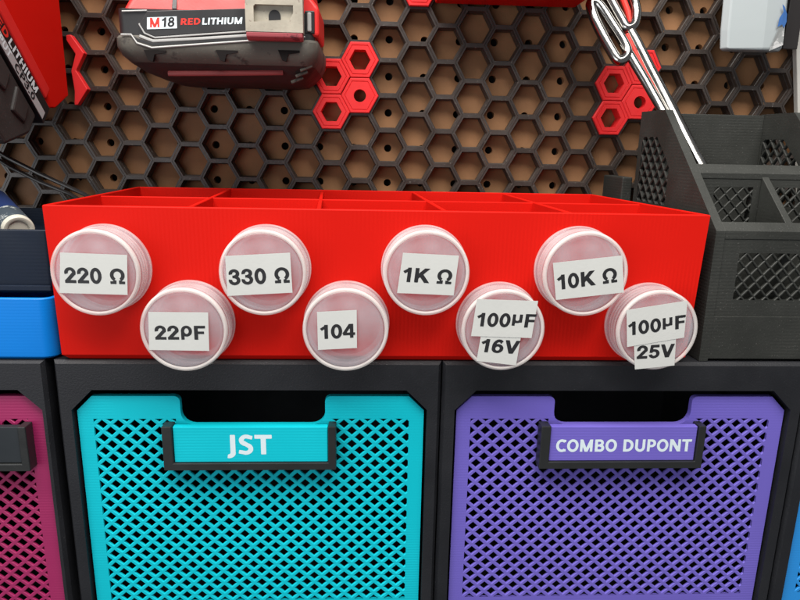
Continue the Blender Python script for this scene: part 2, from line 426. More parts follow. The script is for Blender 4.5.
# ------------------------------------------------------------------ red parts bin with its open compartments
t = thing('parts_bin', 'long red open parts bin with eight clear lids along its front', 'storage bin', (168, 70, 0.3))
FL, FR, BR, BL = (0, 0), (338, 0), (326, 146), (-4.6, 146)
def inset(poly, d):
    res = []; n = len(poly)
    for i in range(n):
        p0, p1, p2 = Vector(poly[i - 1]), Vector(poly[i]), Vector(poly[(i + 1) % n])
        e1 = (p1 - p0).normalized(); e2 = (p2 - p1).normalized(); n1 = Vector((-e1.y, e1.x)); n2 = Vector((-e2.y, e2.x))
        b = (n1 + n2) / (1 + n1.dot(n2)); res.append(tuple(p1 + b * d))
    return res
top = [FL, FR, BR, BL]; bot = [(.9, 0.6), (335.2, 0.6), (324, 145), (-3, 145)]
H = 81.0
def lerp_poly(a, b, f): return [(p[0] + (q[0] - p[0]) * f, p[1] + (q[1] - p[1]) * f) for p, q in zip(a, b)]
mb = MB(); rings = []
for poly, z in ((inset(bot, 3.0), 0.3), (inset(bot, .3), 3.2), (top, H - .5), (inset(top, .4), H), (inset(top, 2.0), H), (inset(top, 2.3), H - .4), (inset(bot, 2.5), 3.5)):
    rings.append([(p[0], p[1], z) for p in poly])
for a, b in zip(rings, rings[1:]):
    for q in range(4): mb.face(a[q], a[(q + 1) % 4], b[(q + 1) % 4], b[q])
mb.face(*rings[0]); mb.face(*rings[-1])
mb.build('shell', RED, t)
for xf, xb in ((70, 60.5), (135.6, 127), (201, 193), (267, 259.5)):
    mb = MB(); w = 1.1
    sec = [(-w, 3.4), (w, 3.4), (w, H - .9), (w - .4, H - .5), (-w + .4, H - .5), (-w, H - .9)]
    mb.add([(xf + a, 2.0, z) for a, z in sec] + [(xb + a, 144.2, z) for a, z in sec],
           [tuple(range(6)), tuple(range(11, 5, -1))] + [(i, i + 6, (i + 1) % 6 + 6, (i + 1) % 6) for i in range(6)])
    mb.build('divider', RED, t)
mb = MB(); yl = 71
mb.prism([(yl - 1.1, 3.4), (yl + 1.1, 3.4), (yl + 1.1, H - 1.2), (yl + .7, H - .8), (yl - .7, H - .8), (yl - 1.1, H - 1.2)], SIDE, -.6, 330.4)
mb.build('cross_divider', RED, t)

# ------------------------------------------------------------------ eight clear jars with frosted screw lids in the bin's front
JT = 16.0
def jar(cx, cz, label, papers, r=21.5):
    t = thing('sample_jar', label, 'jar', (cx, 0, cz), 'clear jars along the red bin')
    mp = lambda x, z, d: (cx + x, -JT + d, cz + z)
    prof = [(0.01, .75), (r - 2.9, .75), (r - 2.5, .95), (r - 2.2, 1.5), (r - .5, 2.4), (r - .35, 13.8), (r + .2, 14.4), (r + .3, 15.9), (r - 1.2, 15.9),
            (r - 1.6, 13), (r - 1.6, 2.6), (r - 2.4, 1.95), (0.01, 1.75)]
    mb = MB(); mb.lathe(prof, mp, 96); ld = mb.build('lid', LID, t, smooth=True)
    mb = MB(); mb.lathe([(r - 2.0, .8), (r - 1.8, .3), (r - 1.2, 0), (r - .6, .1), (r - .1, .7), (r, 1.5), (r - .1, 2.3), (r - 1.7, 1.45), (r - 2.0, .8)], mp, 96)
    mb.build('rim', RIM, ld, smooth=True)
    for d in (4.6, 7.6, 10.6):
        mb = MB(); mb.lathe([(r - .45, d), (r + .05, d + .25), (r + .15, d + .8), (r + .05, d + 1.3), (r - .45, d + 1.6)], mp, 96); mb.build('ridge', RIDGE, ld, smooth=True)
    mb = MB(); mb.lathe([(r + .25, 14.3), (r + .8, 14.6), (r + .9, 15.3), (r + .8, 15.95), (r + .25, 15.95)], mp, 96); mb.build('ridge', RIDGE, ld, smooth=True)
    rn = r - 3.4
    mb = MB(); mb.lathe([(rn, 2.3), (rn + .7, 2.6), (rn + .7, 15.95), (rn - .5, 15.95), (rn - .5, 2.3), (rn, 2.3)], mp, 80)
    mb.build('neck', NECK, t, smooth=True)
    for li, (quad, lines) in enumerate(papers):
        mb = MB(); y = -JT - .12 - .16 * li
        q = [Vector((a, y, b)) for a, b in quad]
        # soft paper corners pulled a hair off the square, a little curl
        mb.add([p for p in q] + [p + Vector((0, .1, 0)) for p in q], [(0, 1, 2, 3), (7, 6, 5, 4), (0, 4, 5, 1), (1, 5, 6, 2), (2, 6, 7, 3), (3, 7, 4, 0)])
        pl = mb.build('paper_label', PAPER, t)
        for txt, (x0, z0, x1, z1, cap), sh in lines:
            rv = Vector((x1 - x0, 0, z1 - z0)); wd = rv.length; rv.normalize(); uv = Vector((-rv.z, 0, rv.x))
            tm = text_mb(txt, (x0, y - .06, z0), rv, uv, wd * 1.03, cap, sh)
            tm.build('lettering', INK, pl)
jar(29.2, 50.1, 'frosted lid labelled 220 ohm, at the left end of the upper row',
    [([(14.02, 60.09), (45.3, 59.26), (43.97, 39.54), (11.74, 40.25)], [('220 W', (14.6, 45.4, 42.9, 45.0, 7.4), 0)])], 21.3)
jar(109.5, 50.9, 'frosted lid labelled 330 ohm, second in the upper row above the 22pF lid',
    [([(91.76, 59.32), (122.99, 61.31), (123.8, 41.42), (92.09, 39.47)], [('330 W', (93.0, 45.0, 122.2, 46.53, 7.5), 0)])], 21.4)
jar(189.8, 51.6, 'frosted lid labelled 1K ohm, third in the upper row',
    [([(177.85, 61.92), (205.43, 60.81), (203.6, 40.71), (175.28, 41.74)], [('1K W', (177.2, 47.6, 201.8, 46.5, 7.1), .06)])], 21.5)
jar(269.7, 52.0, 'frosted lid labelled 10K ohm on a tilted paper, right end of upper row',
    [([(252.45, 57.71), (287.14, 61.88), (289.85, 43.04), (255.43, 38.85)], [('10K W', (255.4, 44.0, 285.4, 48.4, 7.4), 0)])], 21.6)
jar(69.7, 21.7, 'frosted lid labelled 22pF, lowest at the left between the 220 and 330 lids',
    [([(53.27, 31.06), (82.22, 31.03), (81.81, 11.12), (52.25, 11.5)], [('22rF', (55.4, 17.0, 80.2, 17.1, 7.0), 0)])], 21.5)
jar(149.8, 22.1, 'frosted lid labelled 104 on a small square paper in the lower row',
    [([(135.69, 31.69), (155.36, 32.87), (155.58, 13.05), (135.97, 11.9)], [('104', (136.7, 17.7, 154.2, 18.6, 7.1), .03)])], 21.6)
jar(229.7, 22.5, 'frosted lid with two overlapping papers reading 100uF and 16V',
    [([(218.38, 20.6), (238.93, 19.9), (237.28, 4.02), (216.7, 6.38)], [('16V', (217.6, 11.4, 237.4, 10.3, 6.9), .08)]),
     ([(215.38, 39.02), (246.31, 38.26), (244.34, 18.83), (213.25, 19.71)], [('100uF', (215.0, 25.0, 245.2, 24.4, 6.9), .07)])], 21.4)
jar(309.7, 22.9, 'frosted lid with two tilted papers reading 100uF and 25V',
    [([(297.87, 16.2), (319.72, 19.6), (320.67, 4.31), (299.93, 2.04)], [('25V', (299.8, 7.8, 319.2, 9.1, 7.0), .03)]),
     ([(292.09, 33.94), (323.13, 39.17), (323.8, 19.55), (294.41, 14.28)], [('100uF', (293.9, 20.4, 323.6, 24.7, 7.0), .02)])], 21.3)

# ------------------------------------------------------------------ drawer cabinets
DX, DW, PITCH = 4.9, 187.3, 205.5
ZB = -172.0
def cabinet(x0, x1, ox0, ox1, label):
    t = thing('drawer_cabinet', label, 'cabinet', ((x0 + x1) / 2, 60, ZB), 'black drawer cabinets side by side')
    mb = MB(); ch = 11.5; zt = -16.2; zb0 = ZB + 6
    inner = [(ox0, zb0), (ox0, zt - ch), (ox0 + ch, zt), (ox1 - ch, zt), (ox1, zt - ch), (ox1, zb0)]
    outer = [(x0, ZB), (x0, 0), (x0, 0), (x1, 0), (x1, 0), (x1, ZB)]
    def fr(y, o=0.0):
        O = [(x0 + o, ZB), (x0 + o, -o), (x1 - o, -o), (x1 - o, ZB)]
        return [FRONT(*p, y) for p in O], [FRONT(*p, y) for p in inner]
    O, I = fr(0, 1.6); O2, _ = fr(2.2)
    for fc in ((I[0], I[1], O[1], O[0]), (I[1], I[2], O[1]), (I[2], I[3], O[2], O[1]), (I[3], I[4], O[2]), (I[4], I[5], O[3], O[2]), (I[5], I[0], O[0], O[3])): mb.face(*fc)
    for q in range(3): mb.face(O[q], O[q + 1], O2[q + 1], O2[q])
    O3 = [(p[0], 9.0, p[2]) for p in O2]; I3 = [(p[0], 9.0, p[2]) for p in I]
    for q in range(3): mb.face(O2[q], O2[q + 1], O3[q + 1], O3[q])
    for q in range(6): mb.face(I[q], I[(q + 1) % 6], I3[(q + 1) % 6], I3[q])
    mb.build('front_frame', CAB, t)
    mb = MB()
    mb.box(x0 + .2, x1 - .2, 9.0, 150, -4.0, -.15)
    mb.box(x0 + .2, x0 + 4, 9.0, 150, ZB, -4.0); mb.box(x1 - 4, x1 - .2, 9.0, 150, ZB, -4.0)
    mb.box(x0 + 4, x1 - 4, 146, 150, ZB, -4.0); mb.box(x0 + 4, x1 - 4, 9.0, 146, ZB, ZB + 5)
    mb.build('carcass', CAB, t)
    return t
def drawer(x, w, m, label, hold, cut, text=None, card=None, trk=0):
    """x = left edge; hold = (u0,u1) of the label holder; cut = (u0,u1) of the finger notch"""
    t = thing('drawer', label, 'drawer', (x + w / 2, 4, -150), 'drawers in the black cabinets')
    YF, YBK = 3.0, 6.2
    mp = lambda u, v, wv: (x + u, wv, v)
    zt, zl, zs, zlow, zb = -20.8, -34.0, -46.0, -149.0, -162.0
    b = 8.1; c0, c1 = cut; L0, L1 = c0 - 2.7, c1 + 2.7
    arc = lambda cx, cz, r, a0, a1, n=6: [(cx + r * math.cos(math.radians(a0 + (a1 - a0) * i / n)), cz + r * math.sin(math.radians(a0 + (a1 - a0) * i / n))) for i in range(n + 1)]
    # notch side, top to bottom: rounded shoulder, straight, then a hollow fillet sweeping in
    lsh = arc(c0 - 3.2, zt - 3.2, 3.2, 90, 0); lfil = arc(c0 + 7.5, -30.0, 7.5, 180, 270)
    up_f = [p for p in lfil if p[1] > zl]; cross = c0 + 7.5 - math.sqrt(7.5 ** 2 - (zl + 30) ** 2); dn_f = [p for p in lfil if p[1] < zl]
    mir = lambda P: [(c0 + c1 - u, v) for u, v in P]
    P1 = [(0, zl), (b, zl), (L0, zl), (cross, zl)] + up_f[::-1] + lsh[::-1] + [(8.3, zt), (0, zt - 8.3)]
    P1r = [(w, zl), (w, zt - 8.3), (w - 8.3, zt)] + mir(lsh) + mir(up_f) + [(c0 + c1 - cross, zl), (L1, zl), (w - b, zl)]
    xm0, xm1 = dn_f[-1][0], c0 + c1 - dn_f[-1][0]
    P2 = [(L0, zs), (xm0, zs)] + dn_f[::-1] + [(cross, zl), (L0, zl)]
    P2r = [(L1, zs), (L1, zl), (c0 + c1 - cross, zl)] + mir(dn_f) + [(xm1, zs)]
    P3 = [(xm0, zs), (xm1, zs), (xm1, dn_f[-1][1]), (xm0, dn_f[-1][1])]
    P4 = [(0, zb), (b, zb), (b, zl), (0, zl)]; P5 = [(w - b, zb), (w, zb), (w, zl), (w - b, zl)]; P6 = [(b, zb), (w - b, zb), (w - b, zlow), (b, zlow)]
    outl = [(0, zb), (0, zt - 8.3), (8.3, zt)] + lsh + lfil + mir(lfil)[::-1] + mir(lsh)[::-1] + [(w - 8.3, zt), (w, zt - 8.3), (w, zb)]
    mb = MB()
    mb.plate([P1, P1r, P2, P2r, P3, P4, P5, P6], outl, mp, YF, YF + 3.4, back=False)
    wins = [[(b, zs), (L0, zs), (L0, zl), (b, zl)], [(L1, zs), (w - b, zs), (w - b, zl), (L1, zl)], [(b, zlow), (w - b, zlow), (w - b, zs), (b, zs)]]
    lattice(mb, mp, wins, b + 4.35, zl - 3.4, 8.72, 8.0, .765, YF, YF + 1.25, seam=zs)
    mb.build('face', m, t)
    # tray behind the face; shade inside the drawer painted in as black
    tr = MB()
    tr.box(x + 2, x + 4, 6.4, 138, zb, zt - 22); tr.box(x + w - 4, x + w - 2, 6.4, 138, zb, zt - 22)
    tr.box(x + 4, x + w - 4, 136, 138, zb, zt - 22); tr.box(x + 4, x + w - 4, 6.4, 136, zb, zb + 2)
    tr.build('tray', TRAY, t)
    h0, h1 = hold; hb = MB(); zt2, zb2 = -35.4, -61.0
    U = [(h0, zb2), (h1, zb2), (h1, zt2), (h1 - 4.2, zt2), (h1 - 4.2, zb2 + 4.2), (h0 + 5.4, zb2 + 4.2), (h0 + 5.4, zt2), (h0, zt2)]
    hb.plate([[U[0], U[1], U[4], U[5]], [U[1], U[2], U[3], U[4]], [U[0], U[5], U[6], U[7]]], U, mp, -4.6, 2.95, back=True)
    hb.build('label_holder', HOLD, t, bevel=.45)
    cd = MB(); cd.box(x + h0 + 5.7, x + h1 - 4.5, -3.3, 0.4, zb2 + 4.4, -36.0)
    cdo = cd.build('label_card', card or m, t, bevel=.35)
    if text:
        s, u0_, u1_, base, cap, sh = text
        tm = text_mb(s, (x + u0_, -3.36, base), (1, 0, 0), (0, 0, 1), u1_ - u0_, cap, sh, trk); tm.build('lettering', WHITE, cdo)
    return t
cabinet(DX - 9.1 + .35, DX + DW + 9.1 - .35, DX - 1.5, DX + DW + 1.5, 'black drawer cabinet with a chamfered opening round the teal drawer')
cabinet(DX + PITCH - 9.1 + .35, DX + PITCH + DW + 9.1 - .35, DX + PITCH - 1.5, DX + PITCH + DW + 1.5, 'black drawer cabinet with a chamfered opening round the purple drawer')
cabinet(DX - 18.2 - 84.6 - 9.1, -8.5, DX - 18.2 - 84.6 - 1.5, DX - 18.2 + 1.5, 'black drawer cabinet holding the maroon drawer at the left edge')
cabinet(DX + 2 * PITCH - 9.1 + .35, DX + 2 * PITCH + DW + 9.1 - .35, DX + 2 * PITCH - 1.5, DX + 2 * PITCH + DW + 1.5, 'black drawer cabinet holding the light blue drawer at the right edge')
HU, CU = (46.3, 139.2), (54.8, 133.0)
drawer(DX, DW, TEAL, 'teal drawer with a diamond mesh front and a JST label', HU, CU, ('JST', 80.6, 104.6, -51.9, 11.2, 0))
drawer(DX + PITCH, DW, PURP, 'purple drawer with a diamond mesh front and a COMBO DUPONT label', HU, CU, ('COMBO DUPONT', 55.3, 132.6, -51.0, 7.2, -.02))
drawer(DX - 18.2 - 84.6, 84.6, MARO, 'maroon drawer with a diamond mesh front and an empty black label holder', (6.0, 78.6), (24, 60), None, DARKC)
drawer(DX + 2 * PITCH, DW, SKYB, 'light blue drawer whose corner shows right of the purple drawer', HU, CU)

# ------------------------------------------------------------------ tiered black organizer on the right
t = thing('tiered_organizer', 'black tiered desk organizer with diamond mesh windows standing right of the red bin', 'organizer', (388, 60, .2))
OX0, OX1, OY0, OY1, OZ = 344.0, 432.0, 3.0, 115.0, 0.3
SL = (138.0 - 72.4) / (80.0 - 3.0); slope = lambda y: 72.4 + (y - 3) * SL; inv = lambda z: 3 + (z - 72.4) / SL
win = [(66, 80), (109, 80), (109, 122), (87, 121.7), (66, 104)]
pieces = [[(3, OZ), (115, OZ), (115, 80), (109, 80), (66, 80), (inv(80), 80), (3, 72.4)],
          [(inv(80), 80), (66, 80), (66, 104), (inv(104), 104)], [(inv(104), 104), (66, 104), (87, 121.7), (inv(121.7), 121.7)],
          [(inv(121.7), 121.7), (87, 121.7), (109, 122), (115, 122), (115, 138.4), (80, 138)], [(109, 80), (115, 80), (115, 122), (109, 122)]]
outl = [(3, OZ), (3, 72.4), (80, 138), (115, 138.4), (115, OZ)]
for xa, xb in ((OX0, OX0 + 5), (OX1 - 5, OX1)):
    mb = MB(); mb.plate(pieces, outl, SIDE, xa, xb)
    lattice(mb, SIDE, [win], 68, 101, 9.2, 9.6, .88, xa, xa + 1.8, back=True)
    mb.build('side_panel', ORG, t)
def win_panel(name, x0, x1, z0, z1, y0, y1, wins, par, pu, pv, k, ofs):
    """upright panel with rectangular mesh windows in one row"""
    mb = MB(); wz0, wz1 = wins[0][2], wins[0][3]
    xs = [x0] + [v for w_ in wins for v in w_[:2]] + [x1]
    pcs = [[(x0, z0), (x1, z0), (x1, wz0), (x0, wz0)], [(x0, wz1), (x1, wz1), (x1, z1), (x0, z1)]]
    for i in range(0, len(xs), 2): pcs.append([(xs[i], wz0), (xs[i + 1], wz0), (xs[i + 1], wz1), (xs[i], wz1)])
    mb.plate(pcs, [(x0, z0), (x1, z0), (x1, z1), (x0, z1)], FRONT, y0, y1)
    lattice(mb, FRONT, [[(a, c), (b_, c), (b_, d), (a, d)] for a, b_, c, d in wins], wins[0][0] + ofs[0], wz1 - ofs[1], pu, pv, k, y0, y0 + 1.6, back=True)
    for a, b_, c, d in wins:
        R4 = [(a, c), (b_, c), (b_, d), (a, d)]
        for q in range(4): mb.face(FRONT(*R4[q], y0 + 1.6), FRONT(*R4[(q + 1) % 4], y0 + 1.6), FRONT(*R4[(q + 1) % 4], y1), FRONT(*R4[q], y1))
    return mb
mb = win_panel('front_panel', OX0 + 5, OX1 - 5, 26, 68, 3.6, 7.8, [(358.5, 417.5, 35.0, 60.8)], t, 7.0, 7.9, .90, (4.6, 4.2)); mb.build('front_panel', ORG, t)
mb = MB(); mb.box(OX0 + 5, OX1 - 5, 3.2, 7.8, OZ + 1.2, 25.9); mb.build('base_panel', ORG, t, bevel=.3)
mb = MB(); mb.prism([(3.3, 68.1), (8.3, 68.1), (8.3, slope(8.3) - .1), (3.3, slope(3.3) - .1)], SIDE, OX0 + 5, OX1 - 5); mb.build('front_rim', ORG, t, bevel=.3)
mb = win_panel('middle_panel', OX0 + 5, OX1 - 5, OZ + 3, 98, 37.5, 42.5, [(358.6, 381.5, 73.0, 93.7), (393.5, 417.0, 73.0, 93.7)], t, 7.0, 7.9, .90, (3.9, 4.0)); mb.build('middle_panel', ORG, t)
mb = MB(); mb.prism([(37.2, 98.1), (42.8, 98.1), (42.8, slope(42.8) - .1), (37.2, slope(37.2) - .1)], SIDE, OX0 + 5, OX1 - 5); mb.build('middle_rim', ORG, t, bevel=.3)
mb = MB(); mb.box(OX0 + 5, OX1 - 5, 111, 114.6, OZ + 3, 137.6); mb.build('back_panel', ORG, t, bevel=.3)
mb = MB(); mb.prism([(8.2, OZ + 3), (37.2, OZ + 3), (37.2, slope(36) - 1.0), (8.2, slope(7.5) - 1.5)], SIDE, 385.6, 389.6); mb.build('divider', ORG, t, bevel=.3)
mb = MB(); mb.box(OX0 + 5, OX1 - 5, 8, 111, OZ, OZ + 3); mb.build('bottom', ORG, t)
mb = MB(); mb.box(336.5, 343.8, 118.0, 154.5, 60, 95.0)
o = mb.build('wall_bracket', ORG, bevel=.8); tag(o, 'small black block fixed to the honeycomb between the red bin and the organizer', 'bracket')

# ------------------------------------------------------------------ chrome pliers leaning in the organizer's back compartment
def sp(x, y):
    pts = [(156, 70), (112, 95), (65, 108), (12, 124), (-40, 136)]
    for (a, ya), (b, yb) in zip(pts, pts[1:]):
        if y >= b: return at(x, y, Y=ya + (yb - ya) * (a - y) / (a - b))
    return at(x, y, Y=136)
t = thing('pliers', 'chrome long-handled pliers with red strips leaning out of the organizer', 'pliers', sp(697, 157))
low = sp(697, 157); dirn = (low - sp(672, 112)).normalized()
lowp = low + dirn * 12; lowp.z = max(lowp.z, 20)
mb = MB(); mb.tube([lowp, low, sp(674, 113), sp(651, 70), sp(636, 40), sp(630, 29)], [3.6, 3.7, 3.6, 3.5, 3.4, 3.0], 14, flat=.8); mb.build('shank', CHROME, t, smooth=True)
lp2 = lowp + Vector((-4, 2, 0))
mb = MB(); mb.tube([sp(683, 150) + Vector((0, 3, 0)), sp(664, 113), sp(645, 80), sp(630, 55), sp(623, 44)], [2.9, 3.2, 3.3, 3.3, 3.0], 14, flat=.8); mb.build('shank', CHROME, t, smooth=True)
mb = MB(); mb.tube([sp(684, 148) + Vector((0, 1, 0)), sp(666, 112), sp(648, 76), sp(633, 47), sp(627, 34)], 1.15, 10); mb.build('red_strip', REDINK, t, smooth=True)  # thin red tube laid along the chrome
def loop(pts, rad):
    P = [sp(*p) for p in pts]; out = []; n = len(P)
    for i in range(n):
        p0, p1, p2, p3 = P[i - 1], P[i], P[(i + 1) % n], P[(i + 2) % n]
        for s_ in range(5):
            u = s_ / 5; out.append(.5 * ((2 * p1) + (-p0 + p2) * u + (2 * p0 - 5 * p1 + 4 * p2 - p3) * u * u + (-p0 + 3 * p1 - 3 * p2 + p3) * u ** 3))
    mb = MB(); mb.tube(out, rad, 12, closed=True); return mb
loop([(591, 3), (599, 5), (612, 24), (625, 45), (627, 55), (619, 61), (611, 50), (600, 30), (593, 14)], 3.4).build('handle_loop', CHROME, t, smooth=True)
loop([(606, -24), (617, -28), (630, -8), (636, 10), (634, 24), (627, 28), (622, 21), (612, 3), (604, -12)], 3.4).build('handle_loop', CHROME, t, smooth=True)
mb = MB(); mb.tube([sp(616, -22), sp(622, -4), sp(628, 12), sp(630, 22)], [1.9, 2.1, 2.0, 1.2], 10); mb.build('red_strip', REDINK, t, smooth=True)
mb = MB(); mb.tube([sp(596, 16), sp(599, 28), sp(605, 40)], [.7, 1.0, .6], 8); mb.build('red_strip', REDINK, t, smooth=True)

# ------------------------------------------------------------------ white packet and grey board at the far right
pk = thing('paper_packet', 'white packet with a blue print hanging in front of the honeycomb above the organizer', 'packet', (425, 138, 181))
mb = MB()
sec = [(402.2, 137), (405.5, 132.2), (430, 130.6), (444, 132), (447.8, 137), (444, 142), (405.5, 142.5)]
def pring(z, s, dx=0, cz=0): return [(425 + (a - 425) * s + dx, 137 + (b - 137) * s, z + cz * (a - 425)) for a, b in sec]
rg = [pring(182.0, .88, 1, 0), pring(183.5, .97, .8, .03), pring(195, 1.0, .2, .02), pring(214, 1.0, -.6), pring(330, 1.0, -1)]  # top runs on out of view, lengthened to shade the honeycomb
for a, b in zip(rg, rg[1:]):
    for q in range(7): mb.face(a[q], a[(q + 1) % 7], b[(q + 1) % 7], b[q])
mb.face(*rg[0]); mb.face(*rg[-1]); mb.build('sleeve', PACK, pk, bevel=.8)
mb = MB(); mb.box(448.4, 458.5, 136, 139, 184, 330); mb.build('dark_strip', CABLE, pk, bevel=.4)  # dark panel added where the honeycomb dims beside the packet
mb = MB()
q = [at(769, 51, Y=129.6), at(783, 45, Y=130.6), at(785, 26, Y=130.6), at(779, 28, Y=129.6)]
mb.add(list(q) + [p + Vector((0, .25, 0)) for p in q], [(0, 1, 2, 3), (7, 6, 5, 4), (0, 4, 5, 1), (1, 5, 6, 2), (2, 6, 7, 3), (3, 7, 4, 0)]); mb.build('clear_seal', PACKG, pk)
mb = MB()
q = [at(777.5, 27, Y=129.5), at(786, 26, Y=130.4), at(788, 5, Y=130.4), at(781.5, 5, Y=129.5)]
q2 = [at(777.5, 27, Y=129.5), at(779.5, 26, Y=129.6), at(782, 24.5, Y=129.8), at(784, 28, Y=130.2), at(786.5, 22, Y=130.4), at(787, 14, Y=130.4), at(785, 7, Y=130), at(782.5, 4, Y=129.6), at(783.5, 12, Y=129.7), at(779.5, 18, Y=129.5)]
mb.face(*q2); mb.build('blue_print', PBLUE, pk)
mb = MB(); a = at(795.2, -10, Y=150); b = at(798.5, 135, Y=150); c = b + (b - a) * 1.2; a2 = a + (a - b) * .4
mb.add([a2, c, c + Vector((16, 0, 0)), a2 + Vector((16, 0, 0)), a2 + Vector((0, 5, 0)), c + Vector((0, 5, 0)), c + Vector((16, 5, 0)), a2 + Vector((16, 5, 0))],
       [(0, 1, 2, 3), (7, 6, 5, 4), (0, 4, 5, 1), (1, 5, 6, 2), (2, 6, 7, 3), (3, 7, 4, 0)])
o = mb.build('grey_slat', BOARD, bevel=.6); tag(o, 'pale grey upright slat leaning at the far right of the honeycomb', 'slat')

# ------------------------------------------------------------------ battery pack hanging level on the wall
bt = thing('battery_pack', 'M18 power tool battery hanging level on the honeycomb, red top over grey worn base', 'battery', (73, 110, 146))
def rrect(x0, x1, y0, y1, r, z, n=6):
    P = []
    for cx, cy, a0 in ((x1 - r, y0 + r, -90), (x1 - r, y1 - r, 0), (x0 + r, y1 - r, 90), (x0 + r, y0 + r, 180)):
        P += [(cx + r * math.cos(math.radians(a0 + 90 * i / n)), cy + r * math.sin(math.radians(a0 + 90 * i / n)), z) for i in range(n + 1)]
    return P
def loft(rings):
    mb = MB(); n = len(rings[0])
    for a, b in zip(rings, rings[1:]):
        for q in range(n): mb.face(a[q], a[(q + 1) % n], b[(q + 1) % n], b[q])
    mb.face(*rings[0]); mb.face(*rings[-1]); return mb
loft([rrect(37, 115, 104, 146, 8, 149.6), rrect(33, 119, 97, 148, 9, 150.2), rrect(24.5, 124, 85.5, 149, 10, 153.6), rrect(19, 127.5, 79, 149, 9, 157.6)]).build('underside', BATD, bt, smooth=True)  # shade under the pack painted in with the darker plastic
loft([rrect(18.8, 127.7, 79.0, 149, 9, 157.7), rrect(15, 129.6, 75.6, 149, 8, 161.5), rrect(13.3, 130.3, 74.6, 149, 6, 166), rrect(13.2, 130.4, 74.6, 149, 6, 170.5), rrect(14, 129.8, 75.6, 149, 6, 172)]).build('base', BATG, bt, smooth=True)
loft([rrect(15.5, 128.4, 76.2, 149, 4, 171.5), rrect(15.5, 128.4, 76.2, 149, 4, 186.5)]).build('band', BATK, bt, smooth=True)
loft([rrect(18, 127, 78, 149, 5, 186.6), rrect(20.5, 128, 79.5, 149, 6, 192), rrect(26, 125, 84, 149, 8, 206), rrect(34, 122, 92, 149, 8, 216)]).build('top_cover', BATR, bt, smooth=True)
mb = MB(); mb.prism([(77.2, 187), (80, 187), (86.5, 206), (84.5, 206)], SIDE, 46.5, 49.3); mb.build('cover_rib', BATK, bt, bevel=.3)
mb = MB(); mb.prism([(118.5, 174), (131, 174), (131, 190), (126, 196), (118.5, 196)], lambda u, v, w: (u, w, v), 77.0, 120); mb.build('side_cheek', BATR, bt, bevel=2, seg=3)
mb = MB(); mb.box(122.8, 128.4, 75.8, 79, 175.5, 188.0); mb.build('side_clip', BATK, bt, bevel=.6)
mb = MB(); mb.box(124.2, 126.6, 75.0, 78, 176.5, 187.0); mb.build('side_clip', SILV, bt, bevel=.6)
for px_ in (150, 222, 284):
    p = at(px_, 53, Y=74.2); mb = MB(); mb.prism([(p.x - 3.5, p.z + 1.6), (p.x + 9, p.z + 1.6), (p.x + 9, p.z + .4), (p.x + 2.5, p.z - .6), (p.x + 1.2, p.z - 4.6), (p.x - 1.2, p.z - 4.0)], FRONT, 74.25, 77); mb.build('pocket_shade', POCK, bt)  # flush dark panels, the shade of recesses put in as colour
for k_ in range(3):
    p = at(298 + 4.5 * k_, 80 - 6 * k_, Y=86 - 2.2 * k_); mb = MB(); mb.tube([p + Vector((-4, -.4, -1.6)), p + Vector((3, .4, 1.4))], 1.1, 8); mb.build('grip_ridge', BATG, bt, smooth=True)
# black label panel with silver trim lines
YL = 74.0
pan = [at(139.5, 24, Y=YL), at(145, 32.5, Y=YL), at(155, 36.6, Y=YL), at(252, 30.0, Y=YL), at(252, 8.0, Y=YL), at(147, 11, Y=YL)]
mb = MB(); mb.add(pan + [p + Vector((0, 2.5, 0)) for p in pan], [tuple(range(6)), tuple(range(11, 5, -1))] + [(i, i + 6, (i + 1) % 6 + 6, (i + 1) % 6) for i in range(6)])
lp = mb.build('label_panel', BATK, bt, bevel=.3)
def strip(pts, half, y, name, m, par, th=.9):
    P = [at(a, b, Y=y) for a, b in pts]; mb = MB()
    mb.tube(P, half, 8, flat=th / half if th < half else 1.0, flat_dir=(0, -1, 0)); return mb.build(name, m, par, smooth=True)
strip([(139, 23.5), (144.5, 33), (155, 37.6), (200, 34.5), (252, 31)], .55, 74.4, 'trim_line', SILV, bt, .4)
strip([(139.5, 36), (153, 41), (200, 38.6), (252, 35.2)], .85, 74.6, 'trim_line', SILV, bt, .5)
strip([(121, 34.5), (131, 34.5), (137, 43), (152, 47.8), (200, 44.3), (252, 40.5), (305, 37)], .55, 74.3, 'trim_line', SILV, bt, .5)
strip([(133, 38), (138, 40.0), (153, 44.4), (200, 41.5), (252, 38)], 1.15, 74.9, 'trim_groove', BATK, bt, .5)
strip([(122, 11.2), (147, 10.5)], .45, 75.6, 'trim_line', SILV, bt, .4)
strip([(168, 73.5), (230, 73.2), (283, 72.5)], 1.5, 82.6, 'red_seam', SEAM, bt, .4)
# badge and words
q = [at(147, 29.2, Y=YL - .2), at(177, 28.2, Y=YL - .2), at(176.6, 16.4, Y=YL - .2), at(147, 17.4, Y=YL - .2)]
mb = MB(); mb.add(list(q) + [p + Vector((0, .3, 0)) for p in q], [(0, 1, 2, 3), (7, 6, 5, 4), (0, 4, 5, 1), (1, 5, 6, 2), (2, 6, 7, 3), (3, 7, 4, 0)])
mb.build('badge', WHITE, lp)
def ptext(s, a, b, cap, m, par, y, sh, trk=0.0, name='lettering'):
    A, Bp = at(*a, Y=y), at(*b, Y=y); rv = Bp - A; wd = rv.length; rv.normalize(); uv = Vector((-rv.z, 0, rv.x))
    return text_mb(s, A, rv, uv, wd, cap, sh, trk).build(name, m, par)
ptext('M', (149.3, 27.4), (160.3, 27.0), 5.0, REDINK, lp, YL - .26, .12)
ptext('18', (160.6, 27.0), (174.5, 26.5), 5.0, INK, lp, YL - .26, .2)
ptext('RED', (180, 24.9), (200.5, 24.4), 3.4, REDINK, lp, YL - .1, .2)
